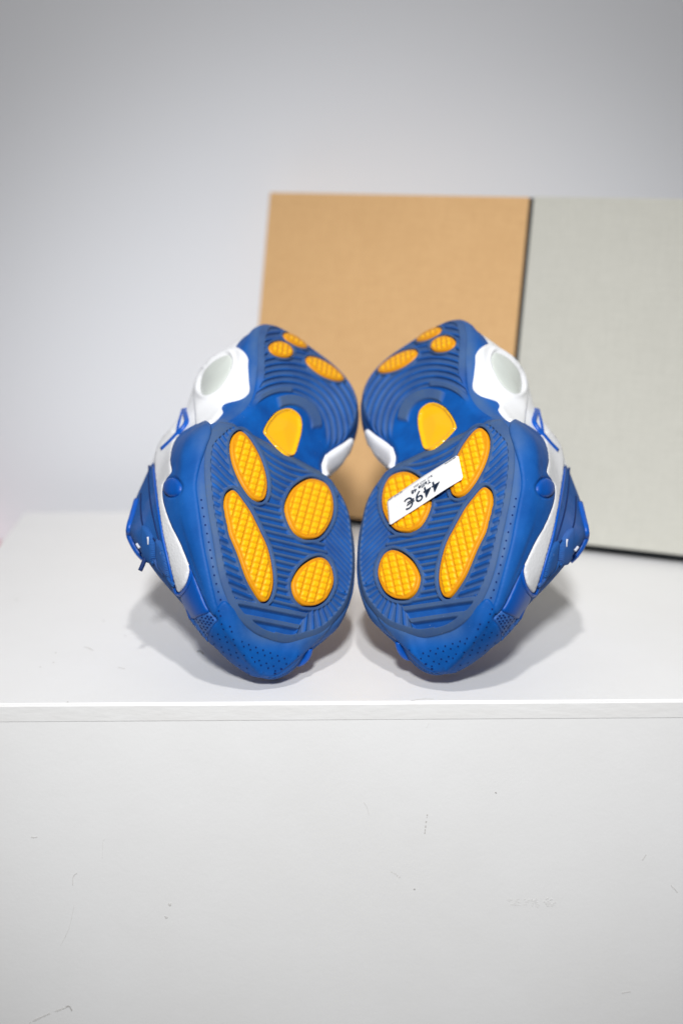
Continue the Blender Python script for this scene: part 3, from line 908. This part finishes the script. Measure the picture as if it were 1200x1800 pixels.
scuff([(1128,1512),(1132,1506),(1135,1502)], 2.2, mat='scuff_faint')
scuff([(1178,1556),(1184,1562),(1190,1569)], 1.8, mat='scuff_faint')
scuff([(55,1471),(60,1472),(66,1471)], 2.4, mat='scuff_faint')
scuff([(136,1534),(129,1541),(128,1556)], 1.4, mat='scuff_faint')
scuff([(131,1590),(122,1630),(107,1662)], 1.0, mat='scuff_pale')
scuff([(296,1588),(299,1592),(301,1588)], 2.8, mat='scuff_faint')
scuff([(290,1610),(292,1614),(294,1611)], 2.6, mat='scuff_faint')
scuff([(52,1798),(84,1783),(116,1771)], 2.8, gaps=.15, mat='scuff_faint')
scuff([(116,1770),(122,1769),(127,1777)], 2.6)
scuff([(870,1392),(871,1394),(872,1393)], 2.6)
scuff([(727,1562),(728,1564),(729,1562)], 2.2)
scuff([(1092,1746),(1100,1744),(1108,1743)], 1.8, mat='scuff_faint')
scuff([(749,1279),(752,1274),(753,1269)], 1.0, mat='scuff_pale')
scuff([(180,1508),(181,1481),(184,1475)], 1.0, mat='scuff_pale')
scuff([(148,1137),(156,1139),(164,1143)], 1.4, True, 'scuff_faint')
scuff([(208,1173),(214,1174),(220,1176)], 1.2, True, 'scuff_faint')
for p in ((181,1091), (219,1117), (70,1172), (97,1147), (93,1164), (118,1233), (28,1054)):
    scuff([p, (p[0] + 1.5, p[1] + .6), (p[0] + 3, p[1])], 2.0, True, 'scuff_faint')
scuff([(346,1145),(352,1144),(358,1149)], 2.4, True)
scuff([(762,1228),(742,1228),(722,1231)], 1.6, True, 'scuff_pale')

# ------------------------------------------------------------------ two-tone box leaning back behind the shoes
YAW, TILT, TH = math.radians(23.47), math.radians(13.0), .037
bx = empty('shoe_box', (-.125, .506, .0088))
rx = np.array([math.cos(YAW), -math.sin(YAW), 0]); nb_ = np.array([math.sin(YAW), math.cos(YAW), 0])
vz = math.cos(TILT) * np.array([0, 0, 1.]) + math.sin(TILT) * nb_
vy = np.cross(vz, rx)
bx.matrix_world = Matrix([[*map(float, (rx[i], vy[i], vz[i])), (-.125, .506, .0088)[i]] for i in range(3)] + [[0, 0, 0, 1]])
tag(bx, 'two-tone linen box, tan and grey halves with black seam, leaning behind the sneakers', 'box')
BW, BH = .3035, .3585
box_mesh('tan_half', (0, 0, .0015), (BW, TH, BH), MAT['tan'], bx, .0018, 3)
box_mesh('spine', (BW - .002, .0022, .003), (BW + .0065, TH - .001, BH - .0005), MAT['black'], bx, .0006, 1)
box_mesh('grey_half', (BW + .0046, -.0004, .0015), (BW + .0046 + .300, TH, BH + .0008), MAT['grey'], bx, .0018, 3)
box_mesh('base_gap_panel', (.001, .0012, -.0012), (BW + .303, TH - .001, .0040), MAT['black'], bx, .0005, 1)  # black bottom panel; its colour also carries the shadow gap under the box

# pink block glimpsed past the pedestal
pk = box_mesh('pink_block', (-.62, .50, -1.0), (-.414, .628, -.066), MAT['pink'], None, .004, 2)
tag(pk, 'blurred pale pink block beside the left end of the white pedestal', 'block')
